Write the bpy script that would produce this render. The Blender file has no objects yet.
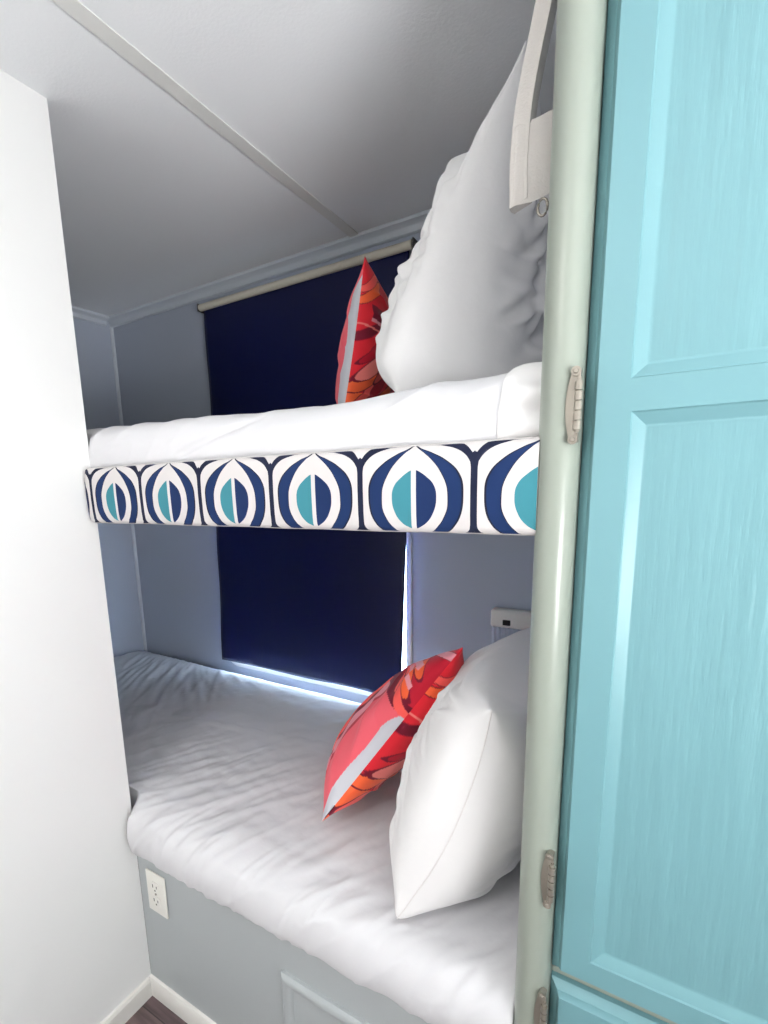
import bpy, bmesh, math, random
from mathutils import Vector, Matrix, noise
PI = math.pi
S = bpy.context.scene
COL = S.collection
random.seed(4)

# ------------------------------------------------------------------ materials
def lin(r, g, b):
    f = lambda c: (c/255/12.92) if c/255 <= .04045 else ((c/255+.055)/1.055)**2.4
    return (f(r), f(g), f(b), 1)

def mat(name, rgb, rough=.6, metal=0, bump=None, spec=.4, sheen=0, var=0, coat=0):
    """rgb in sRGB 0-255; bump=(scale, strength, stretch xyz, detail)"""
    m = bpy.data.materials.new(name); m.use_nodes = True
    nt = m.node_tree; p = nt.nodes['Principled BSDF']
    p.inputs['Base Color'].default_value = lin(*rgb)
    p.inputs['Roughness'].default_value = rough
    p.inputs['Metallic'].default_value = metal
    p.inputs['Specular IOR Level'].default_value = spec
    p.inputs['Sheen Weight'].default_value = sheen
    p.inputs['Coat Weight'].default_value = coat
    if bump or var:
        tc = nt.nodes.new('ShaderNodeTexCoord'); mp = nt.nodes.new('ShaderNodeMapping')
        nt.links.new(tc.outputs['Object'], mp.inputs['Vector'])
        sc, st, xyz, det = bump or (8, 0, (1, 1, 1), 3)
        mp.inputs['Scale'].default_value = xyz
        n = nt.nodes.new('ShaderNodeTexNoise'); n.inputs['Scale'].default_value = sc
        n.inputs['Detail'].default_value = det
        nt.links.new(mp.outputs['Vector'], n.inputs['Vector'])
        if st:
            b = nt.nodes.new('ShaderNodeBump'); b.inputs['Strength'].default_value = st
            b.inputs['Distance'].default_value = .004
            nt.links.new(n.outputs['Fac'], b.inputs['Height']); nt.links.new(b.outputs['Normal'], p.inputs['Normal'])
        if var:
            n2 = nt.nodes.new('ShaderNodeTexNoise'); n2.inputs['Scale'].default_value = 3.5
            n2.inputs['Detail'].default_value = 4
            nt.links.new(tc.outputs['Object'], n2.inputs['Vector'])
            mx = nt.nodes.new('ShaderNodeMix'); mx.data_type = 'RGBA'
            c = lin(*rgb)
            mx.inputs['A'].default_value = (c[0]*(1-var), c[1]*(1-var), c[2]*(1-var), 1)
            mx.inputs['B'].default_value = (min(1, c[0]*(1+var)), min(1, c[1]*(1+var)), min(1, c[2]*(1+var)), 1)
            nt.links.new(n2.outputs['Fac'], mx.inputs['Factor'])
            nt.links.new(mx.outputs['Result'], p.inputs['Base Color'])
    return m

M = {}
M['wall_white'] = mat('white wall paint', (236, 236, 234), .55, bump=(60, .05, (1, 1, 1), 4))
M['wall_grey'] = mat('blue grey wall paint', (180, 187, 200), .5, bump=(50, .06, (1, 1, 1), 4))
M['panel_grey'] = mat('pale grey panel paint', (176, 181, 182), .5, bump=(50, .06, (1, 1, 1), 4))
M['trim_grey'] = mat('pale grey trim paint', (208, 214, 221), .3)
M['ceiling'] = mat('ceiling paint', (244, 246, 247), .8, bump=(160, .12, (1, 1, 1), 5))
M['trim_white'] = mat('white trim', (228, 228, 224), .4)
M['base_white'] = mat('white baseboard', (226, 224, 218), .45, var=.12)
M['sage'] = mat('sage post paint', (146, 153, 142), .3, bump=(40, .04, (1, 1, .1), 4), spec=.5)
M['teal'] = mat('turquoise door paint', (112, 156, 162), .36, bump=(42, .9, (1, 1, .09), 6), spec=.45)
M['teal_frame'] = mat('turquoise frame paint', (112, 156, 162), .38, bump=(60, .10, (1, 1, .1), 5), spec=.45)
M['sheet'] = mat('white cotton sheet', (214, 213, 215), .85, bump=(30, .25, (1, 1, 1), 6), spec=.2, sheen=.15)
M['pillow'] = mat('white pillowcase', (228, 226, 225), .8, bump=(20, .32, (1, 1, 1), 5), spec=.2, sheen=.2)
M['shade'] = mat('navy blind cloth', (6, 14, 64), .38, bump=(14, .18, (1, 1, .5), 3), spec=.35)
M['roller'] = mat('cream roller cloth', (214, 208, 192), .7)
M['metal'] = mat('brushed nickel', (158, 151, 140), .33, metal=.6)
M['steel'] = mat('dark steel', (110, 108, 106), .4, metal=.9)
M['plastic'] = mat('white plastic', (236, 234, 226), .35)
M['plastic_dark'] = mat('black plastic', (14, 14, 16), .4)
M['slot'] = mat('dark slot', (60, 56, 52), .6)
M['strap'] = mat('off white webbing', (218, 212, 206), .85, bump=(400, .2, (1, 1, 1), 2))
M['ply'] = mat('white bounce plywood', (225, 225, 224), .7)  # whitened so the unseen bunk underside bounces light onto the lower bed
M['tag'] = mat('black label cloth', (22, 20, 26), .8)
M['seam'] = mat('white stitching', (226, 222, 220), .8)
M['outdoor'] = mat('outdoor ground', (140, 150, 130), .9)

g = bpy.data.materials.new('clear pane'); g.use_nodes = True
p = g.node_tree.nodes['Principled BSDF']
p.inputs['Transmission Weight'].default_value = 1; p.inputs['Roughness'].default_value = .02; p.inputs['IOR'].default_value = 1.1
M['glass'] = g
g = bpy.data.materials.new('frosted lens'); g.use_nodes = True
p = g.node_tree.nodes['Principled BSDF']
p.inputs['Base Color'].default_value = lin(214, 220, 236)
p.inputs['Transmission Weight'].default_value = .2; p.inputs['Roughness'].default_value = .25; p.inputs['IOR'].default_value = 1.3
M['lens'] = g

# planks
m = bpy.data.materials.new('dark vinyl planks'); m.use_nodes = True
nt = m.node_tree; p = nt.nodes['Principled BSDF']; p.inputs['Roughness'].default_value = .45
tc = nt.nodes.new('ShaderNodeTexCoord'); mp = nt.nodes.new('ShaderNodeMapping')
mp.inputs['Rotation'].default_value = (0, 0, .0)
nt.links.new(tc.outputs['Object'], mp.inputs['Vector'])
br = nt.nodes.new('ShaderNodeTexBrick'); br.inputs['Scale'].default_value = 1
br.inputs['Brick Width'].default_value = .9; br.inputs['Row Height'].default_value = .15; br.inputs['Mortar Size'].default_value = .0015
br.inputs['Color1'].default_value = lin(104, 88, 88); br.inputs['Color2'].default_value = lin(88, 74, 76); br.inputs['Mortar'].default_value = lin(50, 42, 42)
nt.links.new(mp.outputs['Vector'], br.inputs['Vector'])
mp2 = nt.nodes.new('ShaderNodeMapping'); mp2.inputs['Scale'].default_value = (6, 60, 1)
nt.links.new(tc.outputs['Object'], mp2.inputs['Vector'])
n = nt.nodes.new('ShaderNodeTexNoise'); n.inputs['Scale'].default_value = 1; n.inputs['Detail'].default_value = 6
nt.links.new(mp2.outputs['Vector'], n.inputs['Vector'])
rp = nt.nodes.new('ShaderNodeValToRGB'); rp.color_ramp.elements[0].position = .35; rp.color_ramp.elements[1].position = .7
rp.color_ramp.elements[0].color = (.62, .6, .6, 1); rp.color_ramp.elements[1].color = (1.5, 1.45, 1.45, 1)
nt.links.new(n.outputs['Fac'], rp.inputs['Fac'])
mx = nt.nodes.new('ShaderNodeMix'); mx.data_type = 'RGBA'; mx.blend_type = 'MULTIPLY'; mx.inputs['Factor'].default_value = 1
nt.links.new(br.outputs['Color'], mx.inputs['A']); nt.links.new(rp.outputs['Color'], mx.inputs['B'])
nt.links.new(mx.outputs['Result'], p.inputs['Base Color'])
M['floor'] = m

# printed cushion cloth (pattern colours stored per vertex of the cloth)
m = bpy.data.materials.new('printed red cushion cloth'); m.use_nodes = True
nt = m.node_tree; p = nt.nodes['Principled BSDF']; p.inputs['Roughness'].default_value = .75
p.inputs['Specular IOR Level'].default_value = .25; p.inputs['Sheen Weight'].default_value = .15
a = nt.nodes.new('ShaderNodeVertexColor'); a.layer_name = 'print'
nt.links.new(a.outputs['Color'], p.inputs['Base Color'])
M['cushion'] = m

# bunk rail cloth: ogee print driven by UV (u in repeats, v over the front face)
def rail_material():
    m = bpy.data.materials.new('ogee print cloth'); m.use_nodes = True
    nt = m.node_tree; L = nt.links; p = nt.nodes['Principled BSDF']
    p.inputs['Roughness'].default_value = .85; p.inputs['Specular IOR Level'].default_value = .2
    uv = nt.nodes.new('ShaderNodeUVMap'); uv.uv_map = 'UVMap'
    sp = nt.nodes.new('ShaderNodeSeparateXYZ'); L.new(uv.outputs['UV'], sp.inputs[0])
    def mth(op, a, b=None, c=None):
        n = nt.nodes.new('ShaderNodeMath'); n.operation = op
        for k, x in enumerate((a, b, c)):
            if x is None: continue
            if isinstance(x, (int, float)): n.inputs[k].default_value = x
            else: L.new(x, n.inputs[k])
        return n.outputs[0]
    u0, v = sp.outputs['X'], sp.outputs['Y']
    u = mth('SUBTRACT', mth('FRACT', u0), .5)            # -0.5..0.5 across a cell
    au = mth('ABSOLUTE', u); d = mth('SUBTRACT', .5, au)
    def curve(x, pts):
        n = nt.nodes.new('ShaderNodeFloatCurve'); c = n.mapping.curves[0]
        n.mapping.use_clip = True
        while len(c.points) < len(pts): c.points.new(.5, .5)
        for q, (a, b) in zip(c.points, sorted(pts)): q.location = (a, b); q.handle_type = 'AUTO_CLAMPED'
        n.mapping.update(); L.new(x, n.inputs['Value']); return n.outputs[0]
    leaf = curve(v, [(0, 0), (.035, 0), (.06, .04), (.12, .11), (.25, .175), (.41, .197), (.55, .172), (.64, .108), (.70, .045), (.735, 0), (1, 0)])
    inner = curve(v, [(0, .14), (.06, .19), (.165, .25), (.35, .29), (.5, .285), (.69, .225), (.8, .165), (.9, .085), (.975, .012), (1, 0)])
    outer = curve(v, [(0, .28), (.09, .35), (.235, .405), (.45, .42), (.66, .385), (.81, .275), (.9, .155), (.97, .035), (1, .012)])
    bord = curve(v, [(0, .075), (.06, .034), (.15, .027), (.7, .027), (.82, .036), (.86, .03), (.9, 0), (1, 0)])
    vl = curve(d, [(0, .68), (.03, .77), (.08, .865), (.15, .925), (.25, .965), (.36, .993), (1, 1)])
    vu = curve(d, [(0, .83), (.03, .9), (.08, .965), (.14, .998), (.2, 1), (1, 1)])
    lt = lambda a, b: mth('LESS_THAN', a, b)
    gt = lambda a, b: mth('GREATER_THAN', a, b)
    AND = lambda a, b: mth('MULTIPLY', a, b)
    OR = lambda a, b: mth('MAXIMUM', a, b)
    inside = AND(gt(v, .0), lt(v, 1.0))
    ring = AND(AND(gt(au, inner), lt(au, outer)), inside)
    ringline = AND(ring, OR(gt(au, mth('SUBTRACT', outer, .017)), lt(au, mth('ADD', inner, .008))))
    lf = AND(lt(au, leaf), gt(au, .022))
    left = AND(lf, lt(u, 0)); right = AND(lf, gt(u, 0))
    arc = AND(AND(gt(v, vl), lt(v, vu)), inside)
    line = AND(OR(lt(d, bord), arc), inside)
    def over(base, fac, rgb):
        n = nt.nodes.new('ShaderNodeMix'); n.data_type = 'RGBA'
        if isinstance(base, tuple): n.inputs['A'].default_value = base
        else: L.new(base, n.inputs['A'])
        n.inputs['B'].default_value = rgb; L.new(fac, n.inputs['Factor']); return n.outputs['Result']
    c = over(lin(208, 203, 201), ring, lin(25, 46, 88))
    c = over(c, ringline, lin(30, 33, 50))
    c = over(c, left, lin(62, 130, 142)); c = over(c, right, lin(25, 44, 86))
    c = over(c, line, lin(28, 33, 56))
    L.new(c, p.inputs['Base Color'])
    n = nt.nodes.new('ShaderNodeTexNoise'); n.inputs['Scale'].default_value = 500
    tc = nt.nodes.new('ShaderNodeTexCoord'); L.new(tc.outputs['Object'], n.inputs['Vector'])
    b = nt.nodes.new('ShaderNodeBump'); b.inputs['Strength'].default_value = .15; b.inputs['Distance'].default_value = .002
    L.new(n.outputs['Fac'], b.inputs['Height']); L.new(b.outputs['Normal'], p.inputs['Normal'])
    return m
M['rail'] = rail_material()

# ------------------------------------------------------------------ mesh helpers
def link(name, me, m, parent=None, smooth=False):
    o = bpy.data.objects.new(name, me); COL.objects.link(o)
    if m: me.materials.append(m)
    if parent: o.parent = parent
    if smooth:
        me.polygons.foreach_set('use_smooth', [True]*len(me.polygons))
    return o

def obj(name, bm, m, parent=None, smooth=False, recalc=True):
    if recalc: bmesh.ops.recalc_face_normals(bm, faces=bm.faces)
    me = bpy.data.meshes.new(name); bm.to_mesh(me); bm.free()
    return link(name, me, m, parent, smooth)

def autosmooth(o, deg=35):
    me = o.data
    me.polygons.foreach_set('use_smooth', [True]*len(me.polygons))
    me.set_sharp_from_angle(angle=math.radians(deg))

def tag(o, label, cat, group=None):
    o['label'] = label; o['category'] = cat
    if group: o['group'] = group
    return o

def thing(name, loc, label, cat, group=None):
    o = bpy.data.objects.new(name, None); COL.objects.link(o); o.location = loc
    o.empty_display_size = .05
    return tag(o, label, cat, group)

def keep(o, parent):
    """parent without moving (parents are unrotated empties)"""
    o.parent = parent
    w = Vector((0, 0, 0)); q = parent
    while q: w += q.location; q = q.parent
    for v in o.data.vertices: v.co -= w
    return o

def struct(o, label=None):
    o['kind'] = 'structure'
    if label: o['label'] = label
    return o

def box_bm(bm, x0, x1, y0, y1, z0, z1, bev=0, seg=2):
    vs = [bm.verts.new(c) for c in ((x0,y0,z0),(x1,y0,z0),(x1,y1,z0),(x0,y1,z0),(x0,y0,z1),(x1,y0,z1),(x1,y1,z1),(x0,y1,z1))]
    fs = [bm.faces.new([vs[i] for i in f]) for f in ((3,2,1,0),(4,5,6,7),(0,1,5,4),(1,2,6,5),(2,3,7,6),(3,0,4,7))]
    if bev:
        es = list({e for f in fs for e in f.edges})
        bmesh.ops.bevel(bm, geom=es, offset=bev, segments=seg, affect='EDGES', profile=.5)
    return bm

def box(name, x0, x1, y0, y1, z0, z1, m, parent=None, bev=0, seg=2):
    o = obj(name, box_bm(bmesh.new(), x0, x1, y0, y1, z0, z1, bev, seg), m)
    if bev: autosmooth(o)
    if parent: keep(o, parent)
    return o

def rounded_rect(x0, x1, z0, z1, r, n=8):
    pts = []
    for cx, cz, a0 in ((x1-r, z0+r, -90), (x1-r, z1-r, 0), (x0+r, z1-r, 90), (x0+r, z0+r, 180)):
        for k in range(n+1):
            a = math.radians(a0 + 90*k/n); pts.append((cx+r*math.cos(a), cz+r*math.sin(a)))
    return pts

def plate(name, outer, holes, y0, y1, m, parent=None, axis='y'):
    """thick plate with holes. loops are 2D points; thickness y0..y1 along the axis"""
    P = (lambda a, b, t: (a, t, b)) if axis == 'y' else (lambda a, b, t: (t, a, b))
    bm = bmesh.new(); rings = []
    for t in (y0, y1):
        edges = []; rr = []
        for lp in [outer]+holes:
            vs = [bm.verts.new(P(a, b, t)) for a, b in lp]; rr.append(vs)
            for i in range(len(vs)): edges.append(bm.edges.new((vs[i], vs[(i+1) % len(vs)])))
        bmesh.ops.triangle_fill(bm, edges=edges, use_beauty=True, use_dissolve=False)
        rings.append(rr)
    for A, B in zip(*rings):
        for i in range(len(A)):
            j = (i+1) % len(A); bm.faces.new((A[i], A[j], B[j], B[i]))
    o = obj(name, bm, m)
    if parent: keep(o, parent)
    return o

def loops_bm(bm, loops, close=True, cap0=False, cap1=False):
    R = [[bm.verts.new(p) for p in lp] for lp in loops]
    n = len(R[0])
    for A, B in zip(R, R[1:]):
        for i in range(n if close else n-1):
            j = (i+1) % n; bm.faces.new((A[i], A[j], B[j], B[i]))
    if cap0: bm.faces.new(R[0][::-1])
    if cap1: bm.faces.new(R[-1])
    return R

def sweep(name, prof, a, b, m, axis, parent=None, smooth=True):
    """closed 2D profile swept straight from a to b along axis x/y/z"""
    P = {'x': lambda t, p, q: (t, p, q), 'y': lambda t, p, q: (p, t, q), 'z': lambda t, p, q: (p, q, t)}[axis]
    bm = bmesh.new()
    loops_bm(bm, [[P(t, *q) for q in prof] for t in (a, b)], True, True, True)
    o = obj(name, bm, m)
    if smooth: autosmooth(o, 40)
    if parent: keep(o, parent)
    return o

def tube_bm(bm, pts, rad, n=12, cap=True):
    pts = [Vector(p) for p in pts]; loops = []
    for i, p in enumerate(pts):
        t = (pts[min(i+1, len(pts)-1)]-pts[max(i-1, 0)]).normalized()
        a = t.cross(Vector((0, 0, 1)) if abs(t.z) < .9 else Vector((1, 0, 0))).normalized(); b = t.cross(a)
        r = rad[i] if isinstance(rad, (list, tuple)) else rad
        loops.append([p+r*(math.cos(2*PI*k/n)*a+math.sin(2*PI*k/n)*b) for k in range(n)])
    loops_bm(bm, loops, True, cap, cap); return bm

def sm(a, b, x):
    t = max(0, min(1, (x-a)/(b-a))); return t*t*(3-2*t)
def catmull(pts, n):
    out = []
    for i in range(len(pts)-1):
        p0, p1, p2, p3 = [Vector(pts[max(0, min(len(pts)-1, k))]) for k in (i-1, i, i+1, i+2)]
        for k in range(n):
            t = k/n
            out.append(.5*((2*p1)+(-p0+p2)*t+(2*p0-5*p1+4*p2-p3)*t*t+(-p0+3*p1-3*p2+p3)*t**3))
    out.append(Vector(pts[-1])); return out
def fold(a, b, ang, along, across, seed, sharp=1.6):
    """long soft creases: ridged noise stretched along a direction"""
    c, s = math.cos(ang), math.sin(ang)
    p, q = a*c+b*s, -a*s+b*c
    w = .35*noise.noise(Vector((a*3, b*3, seed+7)))
    r = 1-abs(noise.noise(Vector((p*along, q*across+w, seed))))*2
    return max(0, r)**sharp

# ------------------------------------------------------------------ room shell
XL, XE, YF, YB, ZC = -1.066, -2.12, .64, 1.445, 2.088
bm = bmesh.new(); box_bm(bm, XE-.05, 1.46, -2.05, 1.50, -.06, 0)
struct(obj('floor', bm, M['floor']), 'dark brown wood plank floor')
bm = bmesh.new(); box_bm(bm, XE-.05, 1.46, -2.05, 1.50, ZC, ZC+.06)
struct(obj('ceiling', bm, M['ceiling']), 'textured pale grey ceiling')
# left partition: L-shaped, its end closes the foot of the bunks
bm = bmesh.new()
lp = [(XL, -2.0), (XL, YF), (XE, YF), (XE, YF-.05), (XL-.05, YF-.05), (XL-.05, -2.0)]
loops_bm(bm, [[(x, y, z) for x, y in lp] for z in (0, ZC)], True, True, True)
struct(obj('wall_left', bm, M['wall_white']), 'bright white partition wall on the left')
struct(box('wall_end', XE-.05, XE, YF-.05, YB+.05, 0, ZC, M['wall_grey']), 'blue grey wall at the foot of the bunks')
WIN = rounded_rect(-1.53, -.676, .597, 1.20, .05)
struct(plate('wall_back', [(XE, 0), (-.06, 0), (-.06, ZC), (XE, ZC)], [WIN], YB, YB+.05, M['wall_grey']), 'blue grey wall behind the bunks')
struct(box('wall_bunk', -.10, -.062, .69, YB, 0, ZC, M['wall_grey']), 'panel at the head of the bunks')
struct(box('wall_front', .50, 1.40, .66, .70, 0, ZC, M['wall_white']))
RW = [(-.8, .55), (.0, .55), (.0, 1.55), (-.8, 1.55)]
struct(plate('wall_right', [(-2.0, 0), (.70, 0), (.70, ZC), (-2.0, ZC)], [RW], 1.40, 1.45, M['wall_white'], axis='x'))
RR = [(-.7, 1.1), (.9, 1.1), (.9, 1.9), (-.7, 1.9)]
struct(plate('wall_rear', [(XL-.05, 0), (1.45, 0), (1.45, ZC), (XL-.05, ZC)], [RR], -2.05, -2.0, M['wall_white']))

def window(name, loop, y, m_frame, axis='y', inset=.02, lip=.012, label=None, room=-1):
    """frame ring lining an opening, with a pane"""
    cx = sum(p[0] for p in loop)/len(loop); cz = sum(p[1] for p in loop)/len(loop)
    def off(d):
        out = []
        n = len(loop)
        for i in range(n):
            a = Vector(loop[i-1]); b = Vector(loop[i]); c = Vector(loop[(i+1) % n])
            t = ((b-a).normalized()+(c-b).normalized()).normalized(); nn = Vector((t.y, -t.x))
            k = 1/max(.5, abs(nn.dot(Vector(((b-a).normalized().y, -(b-a).normalized().x)))))
            out.append(tuple(b+nn*d*k))
        return out
    P = (lambda a, b, t: (a, t, b)) if axis == 'y' else (lambda a, b, t: (t, a, b))
    bm = bmesh.new()
    o_, i_ = off(inset), off(-lip)
    s = room
    ring = [[P(a, b, y) for a, b in o_], [P(a, b, y+s*.006) for a, b in o_], [P(a, b, y+s*.008) for a, b in off(inset-.005)],
            [P(a, b, y+s*.008) for a, b in i_], [P(a, b, y-s*.045) for a, b in i_], [P(a, b, y-s*.045) for a, b in off(-.0008)], [P(a, b, y) for a, b in off(-.0008)]]
    loops_bm(bm, ring+[ring[0]], True)
    bmesh.ops.remove_doubles(bm, verts=bm.verts, dist=1e-6)
    f = struct(obj(name, bm, m_frame), label)
    bm = bmesh.new()
    A = [bm.verts.new(P(a, b, y-s*.030)) for a, b in off(-lip)]; bm.faces.new(A)
    B = [bm.verts.new(P(a, b, y-s*.034)) for a, b in off(-lip)]; bm.faces.new(B[::-1])
    for k in range(len(A)):
        j = (k+1) % len(A); bm.faces.new((A[k], A[j], B[j], B[k]))
    obj('pane', bm, M['glass'], f)
    return f
window('window_1', WIN, YB, M['plastic'], label='rounded window with a white frame behind the lower navy blind', inset=.014, lip=.004)
window('window_2', RW, 1.40, M['trim_white'], axis='x')
window('window_3', RR, -2.0, M['trim_white'], room=1)

# trims
def strip_prof(c, w, h, flip=1):       # flat strip with eased edges
    return [(c-w/2, 0), (c-w/2, flip*h*.5), (c-w/2+h*.6, flip*h), (c+w/2-h*.6, flip*h), (c+w/2, flip*h*.5), (c+w/2, 0)]
struct(sweep('trim_1', [(x, ZC+.0005+z) for x, z in strip_prof(-.838, .026, -.005)], -2.0, YB-.02, M['trim_white'], 'y'), 'flat batten along the ceiling seam')
crown = lambda y, s: [(y, ZC), (y-s*.030, ZC), (y-s*.028, ZC-.008), (y-s*.014, ZC-.015), (y-s*.011, ZC-.018), (y-s*.009, ZC-.032), (y-s*.004, ZC-.036), (y, ZC-.036)]
struct(sweep('trim_2', crown(YB, 1), XE, -.10, M['trim_grey'], 'x'), 'stepped crown trim along the back wall')
bm = bmesh.new()
loops_bm(bm, [[(x, y, z) for x, z in crown(XE, -1)] for y in (YF, YB-.03)], True, True, True)
struct(obj('trim_3', bm, M['trim_grey']), 'crown trim along the end wall')
q = .011
prof = [(XE, YB)]+[(XE+q*math.cos(a), YB-q*math.sin(a)) for a in [k*PI/2/6 for k in range(7)]]
struct(sweep('trim_4', prof, .05, ZC-.036, M['trim_grey'], 'z'), 'quarter round trim in the corner')
# rounded corner post beside the cabinet
cxp, rx = -.0995, .0235
prof = [(cxp-rx*math.cos(a), .640-.036*math.sin(a)**.75 if math.sin(a) > 1e-6 else .640) for a in [k*PI/20 for k in range(21)]]
prof += [(cxp+rx, .70), (cxp-rx, .70)]
post = struct(sweep('trim_5', prof, 0, ZC, M['sage'], 'z'), 'pale sage rounded post between the bunks and the cabinet')
# baseboards
bprof = lambda y: [(y, 0), (y-.010, 0), (y-.010, .046), (y-.006, .053), (y, .055)]
struct(sweep('baseboard_front', bprof(YF), XL, -.124, M['base_white'], 'x'), 'scuffed white baseboard under the lower bunk')
bm = bmesh.new()
loops_bm(bm, [[(XL-(y-YF), t, z) for y, z in bprof(YF)] for t in (-2.0, YF-.010)], True, True, True)
struct(obj('baseboard_left', bm, M['base_white']), 'white baseboard on the left wall')

# ------------------------------------------------------------------ lower bunk base, access door, outlet
base = thing('storage_bench', (-.6, YF+.3, 0), 'pale grey painted base box under the lower bunk mattress', 'bunk base')
box('front_panel', XL+.001, -.124, YF, YF+.018, 0, .448, M['panel_grey'], base)
box('platform', XE+.01, -.11, YF+.02, YB-.005, .425, .446, M['ply'], base)
box('back_ledger', XE+.01, -.11, YB-.04, YB-.005, .0, .424, M['ply'], base)
acc = thing('access_door', (-.40, YF, .06), 'pale grey storage access door with a raised rounded frame in the bunk base', 'access door')
ax0, ax1, az0, az1 = -.592, -.205, .075, .343
bm = bmesh.new()
pr = [(0, 0), (0, .006), (.004, .010), (.010, .0125), (.018, .012), (.024, .009), (.028, .005), (.030, .003)]
loops_bm(bm, [[(x, YF-h, z) for x, z in ((ax0+d, az0+d), (ax1-d, az0+d), (ax1-d, az1-d), (ax0+d, az1-d))] for d, h in pr], True)
o = keep(obj('frame', bm, M['panel_grey']), acc); autosmooth(o, 30)
box('panel', ax0+.028, ax1-.028, YF-.004, YF-.0005, az0+.028, az1-.028, M['panel_grey'], acc)

out = thing('power_outlet', (-.994, YF, .34), 'white double power outlet on the bunk base beside the left wall', 'outlet')
ox, oz = -.9945, .3405
bm = bmesh.new(); box_bm(bm, ox-.036, ox+.036, YF-.006, YF-.0002, oz-.058, oz+.058, .0035, 3)
o = keep(obj('cover_plate', bm, M['plastic']), out); autosmooth(o)
for dz in (.020, -.020):
    lp = rounded_rect(ox-.0165, ox+.0165, oz+dz-.0145, oz+dz+.0145, .009)
    bm = bmesh.new()
    loops_bm(bm, [[(x, YF-.0055, z) for x, z in lp], [(x, YF-.0078, z) for x, z in lp]], True, True, True)
    rc = keep(obj('receptacle', bm, M['plastic']), out); autosmooth(rc, 40)
    bm = bmesh.new()
    box_bm(bm, ox-.0085, ox-.0060, YF-.0082, YF-.0070, oz+dz-.002, oz+dz+.007)
    box_bm(bm, ox+.0060, ox+.0080, YF-.0082, YF-.0070, oz+dz-.001, oz+dz+.006)
    box_bm(bm, ox-.0020, ox+.0020, YF-.0082, YF-.0070, oz+dz-.0105, oz+dz-.0065)
    sl = obj('slots', bm, M['slot']); keep(sl, out); sl.parent = rc; sl.matrix_parent_inverse.identity()
bm = bmesh.new(); tube_bm(bm, [(ox, YF-.0055, oz), (ox, YF-.0075, oz)], .003, 12)
keep(obj('screw', bm, M['metal']), out)

# ------------------------------------------------------------------ mattresses
def mattress(name, prof, x0, x1, nx, disp, yfront, m, label, n_sub=8):
    """prof: closed cross-section (y, z, k): k weights the creases. yfront(x, y) shifts the overhang."""
    P = catmull([(a, b, k) for a, b, k in prof], n_sub)
    ns = len(P); bm = bmesh.new(); rows = []
    nrm = []
    for i in range(ns):
        t = P[min(ns-1, i+1)]-P[max(0, i-1)]; nv = Vector((-t.y, t.x)); nrm.append(nv.normalized() if nv.length else Vector((0, 1)))
    s = [0]
    for i in range(1, ns): s.append(s[-1]+(P[i].xy-P[i-1].xy).length)
    for j in range(nx+1):
        x = x0+(x1-x0)*j/nx; row = []
        e = j/nx*(x1-x0)
        pull = .018*(1-sm(0, .05, e))                        # round the ends a little
        for i in range(ns):
            y, z, k = P[i]; d = disp(x, y, z, s[i])*max(0, min(1, k))-pull*max(0, min(1, k))
            yy = y+nrm[i].x*d; zz = z+nrm[i].y*d
            row.append(bm.verts.new((x, yfront(x, yy), zz)))
        rows.append(row)
    for A, B in zip(rows, rows[1:]):
        for i in range(ns-1): bm.faces.new((A[i], B[i], B[i+1], A[i+1]))
        bm.faces.new((A[-1], B[-1], B[0], A[0]))
    bm.faces.new(rows[0]); bm.faces.new(rows[-1][::-1])
    grid = [[v.co.copy() for v in row] for row in rows]
    return obj(name, bm, m, smooth=True), grid

def lower_disp(x, y, z, s):
    f = 0
    back = sm(.75, 1.15, y); foot = sm(-.95, -1.55, x)
    top = sm(.62, .70, y)
    # long creases fanning out from the foot end, fine diagonal pulls elsewhere
    a = math.radians(-12)+.55*(x+1.5)
    f += .0060*fold(x, y, a, 1.3, 15, 2.1, 2.4)*(.25+.75*foot)
    f += .0038*fold(x, y, a+.25, 1.8, 28, 12.1, 2.6)*(.3+.7*foot)
    f += .0036*fold(x, y+z*.6, math.radians(50), 1.9, 17, 5.3, 2.6)*(1-back*.4)*(.3+.7*sm(-1.3, -.8, x))
    f += .0026*fold(x, y+z*.6, math.radians(66), 2.6, 30, 8.8, 2.6)*(1-back*.5)
    f += .0026*fold(x, y, math.radians(15), 3, 22, 9.7, 2.6)*sm(-1.5, -1.0, x)*sm(.9, 1.2, y)
    f += (.007*noise.noise(Vector((x*2.2, y*2.2, 3)))+.002*noise.noise(Vector((x*7, y*7, z*4+1))))*(.4+.6*top)
    # pressed fold line across the bed
    t = (y-1.03)-.17*(x+1.05)
    f += .0045*math.exp(-(t/.005)**2)*sm(-1.45, -1.35, x)*sm(-.70, -.85, x)
    # gathered pulls near the front right and the drop at the hem
    fr = 1-sm(.60, .66, y)
    f += .0030*fold(x, z*1.5, math.radians(60), 3, 20, 1.4, 2.2)*fr
    f -= .014*math.exp(-((x+.27)/.12)**2)*sm(.62, .70, y)*sm(1.35, 1.2, y)
    return f-.004
def lower_front(x, y):
    k = sm(-1.085, -1.03, x)                                  # only overhangs in the opening
    return y+(1-k)*max(0, .668-y)*1.0
LM = [(.69, .4515, 0), (.640, .4515, .0), (.628, .447, .5), (.615, .455, 1), (.606, .475, 1), (.602, .505, 1), (.606, .535, 1), (.620, .560, 1), (.65, .578, 1), (.70, .586, 1),
      (.80, .589, 1), (.90, .591, 1), (1.0, .591, 1), (1.1, .590, 1), (1.2, .588, 1), (1.30, .584, 1), (1.37, .578, .7), (1.405, .566, .3), (1.42, .540, 0), (1.425, .50, 0), (1.42, .4515, 0)]
lm, _ = mattress('mattress', LM, XE+.012, -.1225, 430, lower_disp, lower_front, M['sheet'], '')
tag(lm, 'lower bunk mattress in a creased white fitted sheet', 'mattress')

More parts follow.
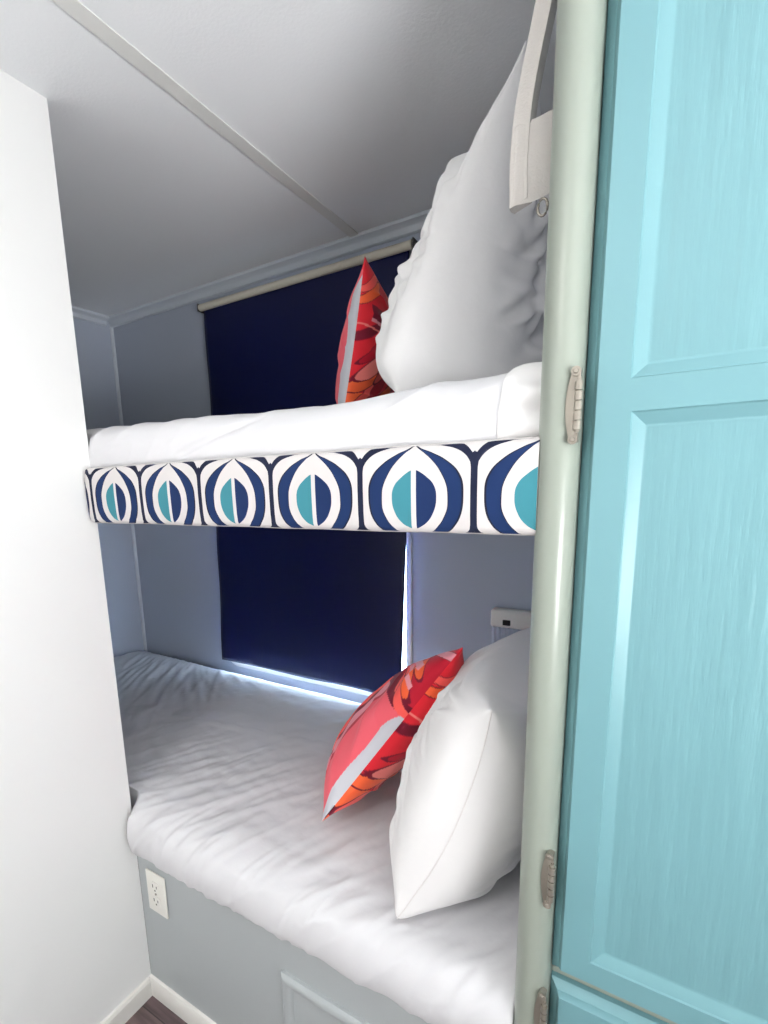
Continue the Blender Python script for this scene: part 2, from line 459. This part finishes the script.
def upper_disp(x, y, z, s):
    f = .006*noise.noise(Vector((x*2.6, y*2, 8)))+.003*noise.noise(Vector((x*9, z*14, 2)))
    f += .005*fold(x, z*2, math.radians(62), 3, 12, 3.3, 2.4)*(.4+.6*sm(-.75, -1.0, x))
    f += .005*fold(x, z*1.2, math.radians(28), 2.0, 16, 6.1, 2.6)*sm(-.55, -.25, x)
    t = (z-1.405)-.28*(x+.76); f -= .006*math.exp(-(t/.007)**2)*sm(-.80, -.76, x)*sm(-.55, -.64, x)
    f -= .010*math.exp(-((x+.5)/.22)**2)*sm(1.42, 1.46, z)*sm(.8, .68, y)
    return f
def upper_front(x, y):
    k = sm(-1.10, -1.066, x)
    return y+(1-k)*max(0, .662-y)
UM = [(.72, 1.365, 0), (.668, 1.366, .2), (.650, 1.372, .6), (.641, 1.392, 1), (.640, 1.415, 1), (.644, 1.438, 1), (.655, 1.457, 1), (.68, 1.470, 1), (.73, 1.476, 1),
      (.85, 1.478, 1), (1.0, 1.478, 1), (1.2, 1.477, 1), (1.33, 1.474, .7), (1.375, 1.460, .3), (1.385, 1.42, 0), (1.38, 1.365, 0)]
um, ugrid = mattress('mattress', UM, XE+.012, -.1225, 380, upper_disp, upper_front, M['sheet'], '')
tag(um, 'upper bunk mattress in a smooth white sheet behind the patterned rail', 'mattress')
# turned-back end of the sheet at the head of the upper bunk
bm = bmesh.new(); rows = []
sel = [g_ for g_ in ugrid if g_[0].x > -.173]
for j, g_ in enumerate(sel):
    row = []
    for i in range(20, 76):
        t = (g_[i+1]-g_[i-1]).normalized(); nv = Vector((0, -t.z, t.y)).normalized()
        w = .0042*math.sin(i*.5+j*.12)*sm(0, 4, j)*.8+.0042*sm(-1, 1, j)*sm(76, 60, i)
        q = g_[i]+nv*abs(w); q.x += .010*((i-20)/55-.5)*(1-j/len(sel))
        row.append(bm.verts.new(q))
    rows.append(row)
for A, B in zip(rows, rows[1:]):
    for i in range(len(A)-1): bm.faces.new((A[i], B[i], B[i+1], A[i+1]))
fo = obj('sheet_fold', bm, M['pillow'], um, smooth=True)

# ------------------------------------------------------------------ upper bunk: platform and print-covered rail
bunk = thing('bunk_platform', (-.6, 1.0, 1.27), 'upper bunk platform with a padded front rail in navy and teal ogee print', 'bunk')
box('platform_board', XE+.01, -.124, .668, 1.40, 1.318, 1.362, M['ply'], bunk)
box('side_cleat', XE+.005, XE+.04, .68, 1.40, 1.285, 1.317, M['wall_grey'], bunk)
PER, U0 = .1665, -.195
zb, zt, yf = 1.268, 1.386, .612
path = [(.650, zb+.002), (.634, zb+.0005), (.624, zb), (.617, zb+.003), (.6135, zb+.010), (.612, zb+.025), (.6115, zb+.045), (.6112, zb+.06), (.6115, zb+.08), (.612, zt-.022), (.6135, zt-.010), (.617, zt-.003), (.624, zt), (.636, zt-.0005)]
vv = []
for (y, z) in path:
    vv.append(max(0, min(1, (z-zb)/(zt-zb))) if y < .62 else (-.05 if z < 1.3 else 1.06))
bm = bmesh.new(); uvl = bm.loops.layers.uv.new('UVMap'); rows = []; N = 200
xa, xb = XL+.009, -.1185
for j in range(N+1):
    x = xa+(xb-xa)*j/N; e = min(x-xa, xb-x); pull = .005*(1-sm(0, .012, x-xa))
    wob = .0012*noise.noise(Vector((x*6, 0, 1)))
    rows.append([bm.verts.new((x, y+pull+wob*(1 if i > 2 else 0), z+.0012*noise.noise(Vector((x*9, i*.2, 4))))) for i, (y, z) in enumerate(path)])
for j in range(N):
    for i in range(len(path)-1):
        f = bm.faces.new((rows[j][i], rows[j+1][i], rows[j+1][i+1], rows[j][i+1]))
        for l, (jj, ii) in zip(f.loops, ((j, i), (j+1, i), (j+1, i+1), (j, i+1))):
            x = xa+(xb-xa)*jj/N; l[uvl].uv = ((x-U0)/PER+20, vv[ii])
    f = bm.faces.new((rows[j][-1], rows[j+1][-1], rows[j+1][0], rows[j][0]))
    for l in f.loops: l[uvl].uv = (0, 2)
for r in (rows[0], rows[-1]):
    f = bm.faces.new(r)
    for l in f.loops: l[uvl].uv = (0, 2)
ra = keep(obj('padded_rail', bm, M['rail'], smooth=True), bunk); autosmooth(ra, 50)

# ------------------------------------------------------------------ blinds
def blind(label, xl0, xl1, xr0, xr1, zt, zb, roller_z, roller=True):
    y = 1.408
    t = thing('roller_blind', ((xl0+xr0)/2, YB, zt), label, 'blind')
    bm = bmesh.new(); rows = []
    nx, nz = 60, 50
    for i in range(nz+1):
        f = i/nz; z = zt+(zb-zt)*f; a = xl0+(xl1-xl0)*f; b = xr0+(xr1-xr0)*f
        row = []
        for j in range(nx+1):
            g = j/nx; x = a+(b-a)*g
            w = .004*noise.noise(Vector((x*3, z*2, 1)))+.004*math.sin(g*PI)*f
            w += -.006*(1-sm(0, .03, g))*math.sin(f*9)*.4
            row.append(bm.verts.new((x, y+w, z+.004*noise.noise(Vector((x*4, 3, f))))))
        rows.append(row)
    for A, B in zip(rows, rows[1:]):
        for j in range(nx): bm.faces.new((A[j], A[j+1], B[j+1], B[j]))
    o = keep(obj('shade_cloth', bm, M['shade'], smooth=True), t)
    md = o.modifiers.new('thick', 'SOLIDIFY'); md.thickness = .0015; md.offset = 0
    bm = bmesh.new(); tube_bm(bm, [(xl0-.012, y-.004, roller_z), (xr0+.012, y-.004, roller_z)], .0125, 20)
    o = keep(obj('roller_tube', bm, M['roller'], smooth=True), t); autosmooth(o, 50)
    for x, s in ((xl0-.016, -1), (xr0+.018, 1)):
        bm = bmesh.new()
        box_bm(bm, x-.002, x+.002, y-.016, YB-.0005, roller_z-.014, roller_z+.014, .0015, 1)
        box_bm(bm, min(x, x+s*.016), max(x, x+s*.016), YB-.004, YB-.0005, roller_z-.016, roller_z+.016, .001, 1)
        tube_bm(bm, [(x-s*.012, y-.004, roller_z), (x+s*.006, y-.004, roller_z)], .006, 10)
        keep(obj('bracket', bm, M['steel']), t)
    return t
blind('navy roller blind on a cream roller above the upper bunk', -1.498, -1.503, -.652, -.655, 2.002, 1.40, 2.007)
blind('navy roller blind hanging behind the lower bunk with daylight at its edge', -1.512, -1.541, -.664, -.690, 1.215, .615, 1.222)

# ------------------------------------------------------------------ reading lamp on the back wall
la = thing('wall_lamp', (-.338, YB, .87), 'small white wall lamp with a black switch above the lower pillow', 'lamp')
lx0, lx1 = -.391, -.268
bm = bmesh.new(); box_bm(bm, lx0+.003, lx1-.003, YB-.014, YB-.0005, .765, .955, .004, 2)
o = keep(obj('back_plate', bm, M['plastic']), la); autosmooth(o)
bm = bmesh.new(); box_bm(bm, lx0, lx1, YB-.040, YB-.0005, .912, .966, .008, 3)
o = keep(obj('cap', bm, M['plastic']), la); autosmooth(o)
bm = bmesh.new(); box_bm(bm, -.353, -.331, YB-.043, YB-.037, .922, .938, .0008, 1)
keep(obj('switch', bm, M['plastic_dark']), la)
lp = []
for k in range(33):
    a = k/32; x = lx0+.005+(lx1-lx0-.010)*a
    lp.append((x, YB-.036+.002*math.cos(a*32*PI/2)))
bm = bmesh.new()
loops_bm(bm, [[(x, y, z) for x, y in [(lx0+.005, YB-.015)]+lp+[(lx1-.005, YB-.015)]] for z in (.768, .912)], True, True, True)
o = keep(obj('lens', bm, M['lens']), la); autosmooth(o, 40)

# ------------------------------------------------------------------ pillows and cushions
def pillow_mesh(name, A, B, C, D, N, thick, m, nu=110, nv=110, pinch=.07, pw=.5, skew=0, disp=None, color=None, bend=None, tips=0, back=1, low=0, seam=0):
    """corners A(u-,v-) B(u+,v-) C(u+,v+) D(u-,v+); N = direction of side +1"""
    A, B, C, D, N = [Vector(q) for q in (A, B, C, D, N)]
    N = N.normalized()
    bm = bmesh.new(); cl = bm.verts.layers.float_color.new('print') if color else None
    grids = {}
    for s in (1, -1):
        G = []
        for j in range(nv+1):
            row = []
            for i in range(nu+1):
                edge = i in (0, nu) or j in (0, nv)
                u0, v0 = 2*i/nu-1, 2*j/nv-1
                # denser towards the edge so the rounding stays smooth
                u = math.sin(u0*PI/2)*.6+u0*.4; v = math.sin(v0*PI/2)*.6+v0*.4
                if edge and s == -1 and not color: row.append(grids[1][j][i]); continue
                pu = u*(1-pinch*(1-v*v)); pv = v*(1-pinch*(1-u*u))
                a, b = (pu+1)/2, (pv+1)/2
                q = A*(1-a)*(1-b)+B*a*(1-b)+C*a*b+D*(1-a)*b
                wv = (v-low)/(1-low) if v > low else (v-low)/(1+low)
                prof = max(0, (1-u*u))*max(0, (1-wv*wv))
                cf = sm(.72, 1, abs(u))*sm(.72, 1, abs(v))
                T = thick/2*prof**pw*(1-skew*v)*(1-.4*cf)*(back if s == -1 else 1)
                if tips: q = q+((B-A).normalized()*math.copysign(1, u)+(D-A).normalized()*math.copysign(1, v))*tips*cf
                d = 0
                if disp and not edge: d = disp(u, v, s)*sm(0, .30, prof)
                q = q+N*s*(T+d)
                if bend: q = q+Vector(bend(u, v))
                vert = bm.verts.new(q)
                if color: vert[cl] = lin(*color((u+1)/2, (v+1)/2, s))
                row.append(vert)
            G.append(row)
        grids[s] = G
        for j in range(nv):
            for i in range(nu):
                f = (G[j][i], G[j][i+1], G[j+1][i+1], G[j+1][i])
                bm.faces.new(f if s == 1 else f[::-1])
    edge = [grids[1][j][0].co.copy() for j in range(nv+1)]
    o = obj(name, bm, m, smooth=True, recalc=not color)
    if seam:
        sb = bmesh.new(); tube_bm(sb, edge, seam, 8); obj('seam', sb, M['seam'], o, smooth=True)
    return o

def seam_line(name, pts, r, m, parent):
    bm = bmesh.new(); tube_bm(bm, pts, r, 6); return obj(name, bm, m, parent, smooth=True)

# lower white pillow, standing on its long edge against the head panel
def strokes(seed, n, u0, u1, v0, v1, ang, spread, amp):
    """random soft creases in cloth: curved ridges with a valley beside each"""
    rg = random.Random(seed); out = []
    for k in range(n):
        out.append((rg.uniform(u0, u1), rg.uniform(v0, v1), ang+rg.uniform(-spread, spread), rg.uniform(.15, .42), rg.uniform(.022, .05), amp*rg.uniform(.4, 1), rg.uniform(-.8, .8)))
    return out
def crease(u, v, st):
    f = 0
    for cu, cv, a, ln, w, am, k in st:
        x = (u-cu)*math.cos(a)+(v-cv)*math.sin(a)
        if abs(x) > ln: continue
        y = -(u-cu)*math.sin(a)+(v-cv)*math.cos(a)-k*x*x
        if abs(y) > 5*w: continue
        t = 1-(x/ln)**2
        f += am*t*(math.exp(-(y/w)**2)-.7*math.exp(-((y-1.9*w)/(1.2*w))**2))
    return f
LPS = strokes(11, 14, -.75, -.2, -.8, .9, .1, .6, .0045)+strokes(5, 14, -.8, .8, -.8, .8, .9, .6, .006)
LPS += [(-.80, .80, -.35, .35, .035, .010, .3), (-.78, .62, -.9, .30, .03, .008, -.3), (-.55, .86, .1, .4, .04, .008, .2), (-.8, -.75, .8, .22, .03, .008, 0)]
def lp_disp(u, v, s):
    f = .008*noise.noise(Vector((u*2, v*2, 3+s)))+.003*noise.noise(Vector((u*5, v*5, 13+s)))
    f += .0042*math.sin(v*30+5*noise.noise(Vector((v*2, u*3, s)))+u*6*s)*math.exp(-(u+1)/.30)*(.4+.6*noise.noise(Vector((v*3, 4, s))))
    return f+crease(u, v, LPS)
LPa, LPb, LPc, LPd = (-.325, .662, .600), (-.300, 1.26, .606), (-.160, 1.27, .985), (-.186, .690, .990)
lpil = pillow_mesh('pillow', LPa, LPb, LPc, LPd, (-.90, -.14, .42), .296, M['pillow'], pinch=.015, pw=.34, skew=.03, disp=lp_disp, nu=150, nv=150, tips=.010, seam=.0011,
                   bend=lambda u, v: tuple(Vector((.90, .14, -.42))*.022*(1-v*v)*((1-u)/2)**3+Vector((0, -.012, 0))*(1-v*v)*((1-u)/2)**4))
tag(lpil, 'plump white pillow leaning at the head of the lower bunk', 'pillow')

# upper white pillow, standing tall with the empty case end pulled up to a point
UPS = strokes(21, 20, -.85, .5, -.85, 0, .5, .8, .008)+strokes(8, 16, -.97, .4, .1, .85, 1.2, .5, .011)
UPS += [(-.35, -.35, .9, .40, .05, .014, .5), (-.1, -.30, -.5, .42, .05, .013, .4), (-.55, -.1, 1.45, .35, .03, .008, 0), (-.6, .45, 1.0, .40, .06, .015, -.3), (-.45, -.62, .25, .4, .06, .004, -.5)]
def up_disp(u, v, s):
    f = .010*noise.noise(Vector((u*1.8, v*1.8, 9+s)))+.004*noise.noise(Vector((u*5, v*5, 4+s)))
    f += crease(u, v, UPS)
    f += .0075*math.sin(v*15+5*noise.noise(Vector((v*2, u*3, s+2)))+u*7*s)*math.exp(-(u+1)/.4)*(.5+.6*noise.noise(Vector((v*2.5, 9, s))))
    # hem of the case: the doubled cloth starts at a stitched step
    h = v-.06-.05*u
    f += .002*sm(-.012, .012, h)-.005*math.exp(-(h/.02)**2)
    return f
UPa, UPb, UPc, UPd = (-.405, .82, 1.490), (-.45, 1.27, 1.496), (-.262, 1.12, 2.02), (-.209, .86, 1.972)
def up_bend(u, v):            # the empty case end sags between its two corners
    return (0, 0, -.07*(1-u*u)*sm(.3, 1, v))
upil = pillow_mesh('pillow', UPa, UPb, UPc, UPd, (-.90, -.30, .30), .215, M['pillow'], nu=150, nv=150, pinch=.06, pw=.45, skew=.30, back=1.7, low=-.62, disp=up_disp, bend=up_bend)
tag(upil, 'tall white pillow standing on the upper bunk with its case pulled to a point', 'pillow')

# printed cushions
GREY, PINK, PALE, RED, CRIM, MAR, ORA, COR, SAL = (200, 200, 206), (238, 96, 108), (232, 150, 160), (226, 36, 50), (190, 18, 44), (118, 12, 40), (246, 100, 54), (248, 92, 84), (240, 128, 120)
def ell(u, v, cu, cv, a, b, ang):
    c, s = math.cos(ang), math.sin(ang); x, y = u-cu, v-cv
    return ((x*c+y*s)/a)**2+((-x*s+y*c)/b)**2
PET = [(.10, .05, .22, .05, .3, ORA), (.30, .12, .22, .06, .5, MAR), (.24, .20, .26, .07, .55, COR), (.18, .31, .22, .055, .35, ORA), (.45, .30, .25, .07, .7, CRIM),
       (.24, .41, .24, .055, .45, SAL), (.50, .46, .26, .07, .6, COR), (.26, .53, .26, .035, .5, CRIM), (.10, .60, .2, .03, .4, MAR), (.14, .84, .2, .03, .5, ORA), (.14, .90, .2, .025, .5, COR), (.70, .20, .2, .1, .6, ORA), (.75, .58, .2, .08, .5, COR)]
def print_b(u, v):            # red side with petals
    u = min(1, u*1.7)
    c = RED if v > .22 else ORA
    for cu, cv, a, b, an, k in PET:
        e = ell(u, v, cu, cv, a, b, an)
        if e < 1: c = k
        elif e < 1.22: c = MAR if k is not MAR else CRIM
    if .63 < v+.06*u < .642: c = SAL
    if .69 < v+.05*u < .77 and .10 < u < .95: c = MAR
    if .672 < v+.05*u < .69 and .10 < u < .95: c = PALE
    if v > .80 and u > .55: c = COR
    return c
def print_a(u, v):            # pink and grey side
    w = (.026+.010*math.sin(v*9+.8))*sm(.62, .50, v)
    if v < .60+.3*u:
        if u < w: return GREY
        if u < .21: return PINK
        if u < .245: return CRIM
        if u < .33: return PALE
        if u < .36: return MAR
        if u < .60: return COR
        return CRIM
    if .70 < v-.5*u < .725 and .03 < u < .25: return PALE
    if .80 < v-.2*u < .84 and .08 < u < .30: return PALE
    c = MAR if v-.5*u < .66 else CRIM
    for cu, cv, a, b, an, k in ((.10, .76, .12, .028, .8, ORA), (.18, .78, .14, .03, .9, COR), (.12, .86, .12, .028, .7, ORA), (.26, .88, .14, .03, .9, COR), (.10, .95, .2, .022, .1, PALE), (.05, .66, .10, .02, .8, COR)):
        e = ell(u, v, cu, cv, a, b, an)
        if e < 1: c = k
        elif e < 1.3: c = MAR
    return c
def low_print(u, v, s): return print_a(u, v) if s == 1 else print_b(u, v)
def cu_disp(u, v, s):
    return .007*fold(u, v, .5+s*.4, 1.2, 4, 3+s, 2)+.006*noise.noise(Vector((u*2, v*2, s)))
LA, LD = Vector((-.555, .748, .632)), Vector((-.303, .90, 1.014))
F = Vector((-.36, .85, -.28)).normalized()*.42
lc = pillow_mesh('cushion', LA, LA+F, LD+F, LD, (-.80, -.22, .55), .165, M['cushion'], 260, 260, pinch=.05, pw=.44, disp=cu_disp, color=low_print,
                 bend=lambda u, v: (0, 0, .08*((u+1)/2)*((1-v)/2)-.085*((u+1)/2)*((1+v)/2)))
tag(lc, 'red and pink printed cushion lying against the lower white pillow', 'cushion')
e = (LD-LA).normalized()
bm = bmesh.new(); p0 = LA+e*.012+F.normalized()*.012; n_ = e.cross(F.normalized())
tg = [p0-F.normalized()*.016, p0+e*.034-F.normalized()*.012, p0+e*.034+F.normalized()*.004, p0+F.normalized()*.004]
loops_bm(bm, [[q+n_*.0006 for q in tg], [q-n_*.0006 for q in tg]], True, True, True)
obj('care_tag', bm, M['tag'], lc)
UA, UD = Vector((-.690, 1.08, 1.485)), Vector((-.6125, 1.08, 1.858))
F2 = Vector((-.25, .966, 0)).normalized()*.32
def up_print(u, v, s):
    if s == -1: return print_b(u, v)
    if v > .93: return RED
    if u < (.05+.02*math.sin(v*9))*sm(.9, .8, v): return GREY
    return PINK if u < .22 else CRIM
uc = pillow_mesh('cushion', UA, UA+F2, UD+F2-Vector((0, 0, .05)), UD, (-.96, -.25, .1), .135, M['cushion'], 260, 260, pinch=.06, pw=.52, disp=cu_disp, color=up_print)
tag(uc, 'red printed cushion standing behind the tall white pillow on the upper bunk', 'cushion')

# ------------------------------------------------------------------ guard strap at the head of the upper bunk
gs = thing('guard_strap', (-.15, .70, 1.70), 'off white webbing guard strap hanging from the ceiling beside the post', 'strap')
def ribbon(name, centre, half, thick, m, parent):
    """centre points, half = half-width vectors, thick = thickness vectors"""
    bm = bmesh.new(); lo = []
    for c, h, t in zip(centre, half, thick):
        c, h, t = Vector(c), Vector(h), Vector(t); lo.append([c-h, c-h*.9-t*.5, c+h*.9-t*.5, c+h, c+h*.9+t*.5, c-h*.9+t*.5])
    loops_bm(bm, lo, True, True, True)
    o = keep(obj(name, bm, m), parent); autosmooth(o, 40); return o
cs = catmull([(-.118, .745, 2.086), (-.140, .735, 1.98), (-.158, .726, 1.88), (-.172, .722, 1.80), (-.1765, .722, 1.74), (-.1755, .722, 1.686)], 8)
hv = [Vector((.0125, -.002, .003))]*len(cs)
ribbon('strap', cs, hv, [Vector((.003, .016, 0))]*len(cs), M['strap'], gs)
cs = catmull([(-.1885, .728, 1.731), (-.182, .7155, 1.731), (-.16, .716, 1.730), (-.14, .722, 1.736), (-.118, .735, 1.742), (-.1035, .745, 1.745)], 8)
ribbon('cross_band', cs, [Vector((0, 0, .046))]*len(cs), [Vector((.0008, .004, 0))]*len(cs), M['strap'], gs)
bm = bmesh.new(); tube_bm(bm, [(-.1475+.006*math.cos(a), .720, 1.676+.010*math.sin(a)) for a in [k*2*PI/14 for k in range(15)]], .0016, 8)
keep(obj('ring', bm, M['metal'], smooth=True), gs)

# ------------------------------------------------------------------ turquoise cabinet
cab = thing('tall_cabinet', (.2, .64, 0), 'tall built-in cabinet with turquoise panelled doors beside the sage post', 'cabinet')
bm = bmesh.new(); box_bm(bm, -.0755, .50, .645, 1.40, 0, ZC-.001)
keep(obj('body', bm, M['sage']), cab)
def panel_door(name, x0, x1, z0, z1, holes, parent):
    yb, yfr = .6445, .620
    bm = bmesh.new()
    R = lambda d, y: [(x0+d, y, z0+d), (x1-d, y, z0+d), (x1-d, y, z1-d), (x0+d, y, z1-d)]
    prof = [(0, yb), (0, .637), (.001, .6355), (.0100, .6285), (.0128, yfr+.0015), (.0140, yfr)]
    rings = loops_bm(bm, [R(d, y) for d, y in prof], True, True, False)
    es = [bm.edges.get((rings[-1][i], rings[-1][(i+1) % 4])) for i in range(4)]
    hp = [(0, 0), (.0015, .0022), (.0035, .0030), (.0130, .0090), (.0150, .0100), (.0172, .0102)]
    for (a, b, c, d) in holes:
        H = lambda k, y: [(a+k, y, c+k), (b-k, y, c+k), (b-k, y, d-k), (a+k, y, d-k)]
        rr = loops_bm(bm, [H(k, yfr+h) for k, h in hp], True)
        es += [bm.edges.get((rr[0][i], rr[0][(i+1) % 4])) for i in range(4)]
    bmesh.ops.triangle_fill(bm, edges=es, use_beauty=True, use_dissolve=False)
    dr = keep(obj(name, bm, M['teal_frame']), parent); autosmooth(dr, 25)
    for (a, b, c, d) in holes:
        k = .0170; pn = obj('door_panel', box_bm(bmesh.new(), a+k, b-k, yfr+.0101, yfr+.016, c+k, d-k), M['teal'])
        keep(pn, parent); pn.parent = dr
    return dr
d1 = panel_door('door', -.0755, .42, .655, 2.03, [(-.030, .375, 1.4385, 1.985), (-.027, .375, .7005, 1.405)], cab)
d2 = panel_door('door', -.0755, .42, .06, .637, [(-.027, .375, .105, .590)], cab)
def hinge(z, door):
    bm = bmesh.new(); n = 18; y = .6040; xk = -.0785
    # leaf: long shallow leaf shape lying on the post
    lo = []
    for t, sc in ((.009, 1), (-.0016, 1), (-.0026, .82)):
        ring = []
        for k in range(n):
            f = k/(n-1); zz = z-.040+.080*f; w = .0105*math.sin(PI*(.10+.80*f))**.8+.002
            ring.append((xk-w*sc, y+t+.0015+.010*0, z+(zz-z)*(1 if sc == 1 else .96)))
        ring += [(xk+.002, y+t, z+.038*(1 if sc == 1 else .96)), (xk+.002, y+t, z-.038*(1 if sc == 1 else .96))]
        lo.append(ring)
    loops_bm(bm, lo, True, True, True)
    for k in range(5):                                       # knuckles
        a = z-.026+.0104*k; tube_bm(bm, [(xk+.001, y-.0045, a), (xk+.001, y-.0045, a+.0088)], .0044, 12)
    tube_bm(bm, [(xk+.001, y-.003, z-.029), (xk+.001, y-.003, z+.029)], .0024, 10)
    for s in (-1, 1):                                        # round ears with screws
        tube_bm(bm, [(xk-.003, y, z+s*.036), (xk-.003, y-.0032, z+s*.036)], .0052, 14)
        tube_bm(bm, [(xk-.003, y-.003, z+s*.036), (xk-.003, y-.0046, z+s*.036)], [.0032, .0022], 12)
    h = obj('hinge', bm, M['metal']); keep(h, cab); autosmooth(h, 35); h.parent = door
    return h
hinge(1.414, d1); hinge(.816, d1); hinge(.597, d2)

# ------------------------------------------------------------------ outside ground, daylight, camera
w = bpy.data.worlds.new('World'); S.world = w; w.use_nodes = True
bg = w.node_tree.nodes['Background']; bg.inputs['Color'].default_value = (.80, .90, 1.0, 1); bg.inputs['Strength'].default_value = 1.0
def area(name, loc, rot, sx, sy, power, col):
    l = bpy.data.lights.new(name, 'AREA'); l.shape = 'RECTANGLE'; l.size = sx; l.size_y = sy; l.energy = power; l.color = col
    o = bpy.data.objects.new(name, l); COL.objects.link(o); o.location = loc; o.rotation_euler = rot; return o
area('right_window_daylight', (1.395, -.40, 1.05), (0, PI/2+1.08, 0), .95, .75, 98, (.98, .985, 1))
area('rear_window_daylight', (.1, -1.99, 1.50), (PI/2-.10, 0, 0), 1.55, .75, 1.5, (1, .98, .97))
area('overhead_fill', (-.55, -.85, ZC-.012), (0, 0, 0), .6, .3, 16.5, (1, .965, .95))  # added fill light to brighten the lower bed, no known fixture
area('bunk_window_daylight', (-1.10, YB+.16, 1.0), (-PI/2+.25, 0, 0), 1.0, .9, 1000, (.56, .75, 1))

cam = bpy.data.cameras.new('camera'); co = bpy.data.objects.new('camera', cam); COL.objects.link(co)
f_px, pcx, pcy = 486.894, 356.26, 576.53
yaw, pitch, roll = .546109, .181729, -.0238312
cy, sy, cp, sp = math.cos(yaw), math.sin(yaw), math.cos(pitch), math.sin(pitch)
fwd = Vector((-sy*cp, cy*cp, -sp)); rt = Vector((cy, sy, 0)); up = rt.cross(fwd)
r_ = math.cos(roll)*rt+math.sin(roll)*up; u_ = -math.sin(roll)*rt+math.cos(roll)*up
co.matrix_world = Matrix(((r_.x, u_.x, -fwd.x, 0), (r_.y, u_.y, -fwd.y, 0), (r_.z, u_.z, -fwd.z, 1.332), (0, 0, 0, 1)))
cam.sensor_fit = 'VERTICAL'; cam.sensor_height = 36; cam.lens = 36*f_px/1024
cam.shift_x = (384-pcx)/1024; cam.shift_y = (pcy-512)/1024
cam.clip_start = .02
S.camera = co
S.view_settings.view_transform = 'Standard'; S.view_settings.look = 'None'
S.view_settings.gamma = 1; S.view_settings.use_curve_mapping = False
S.view_settings.exposure = -0.22
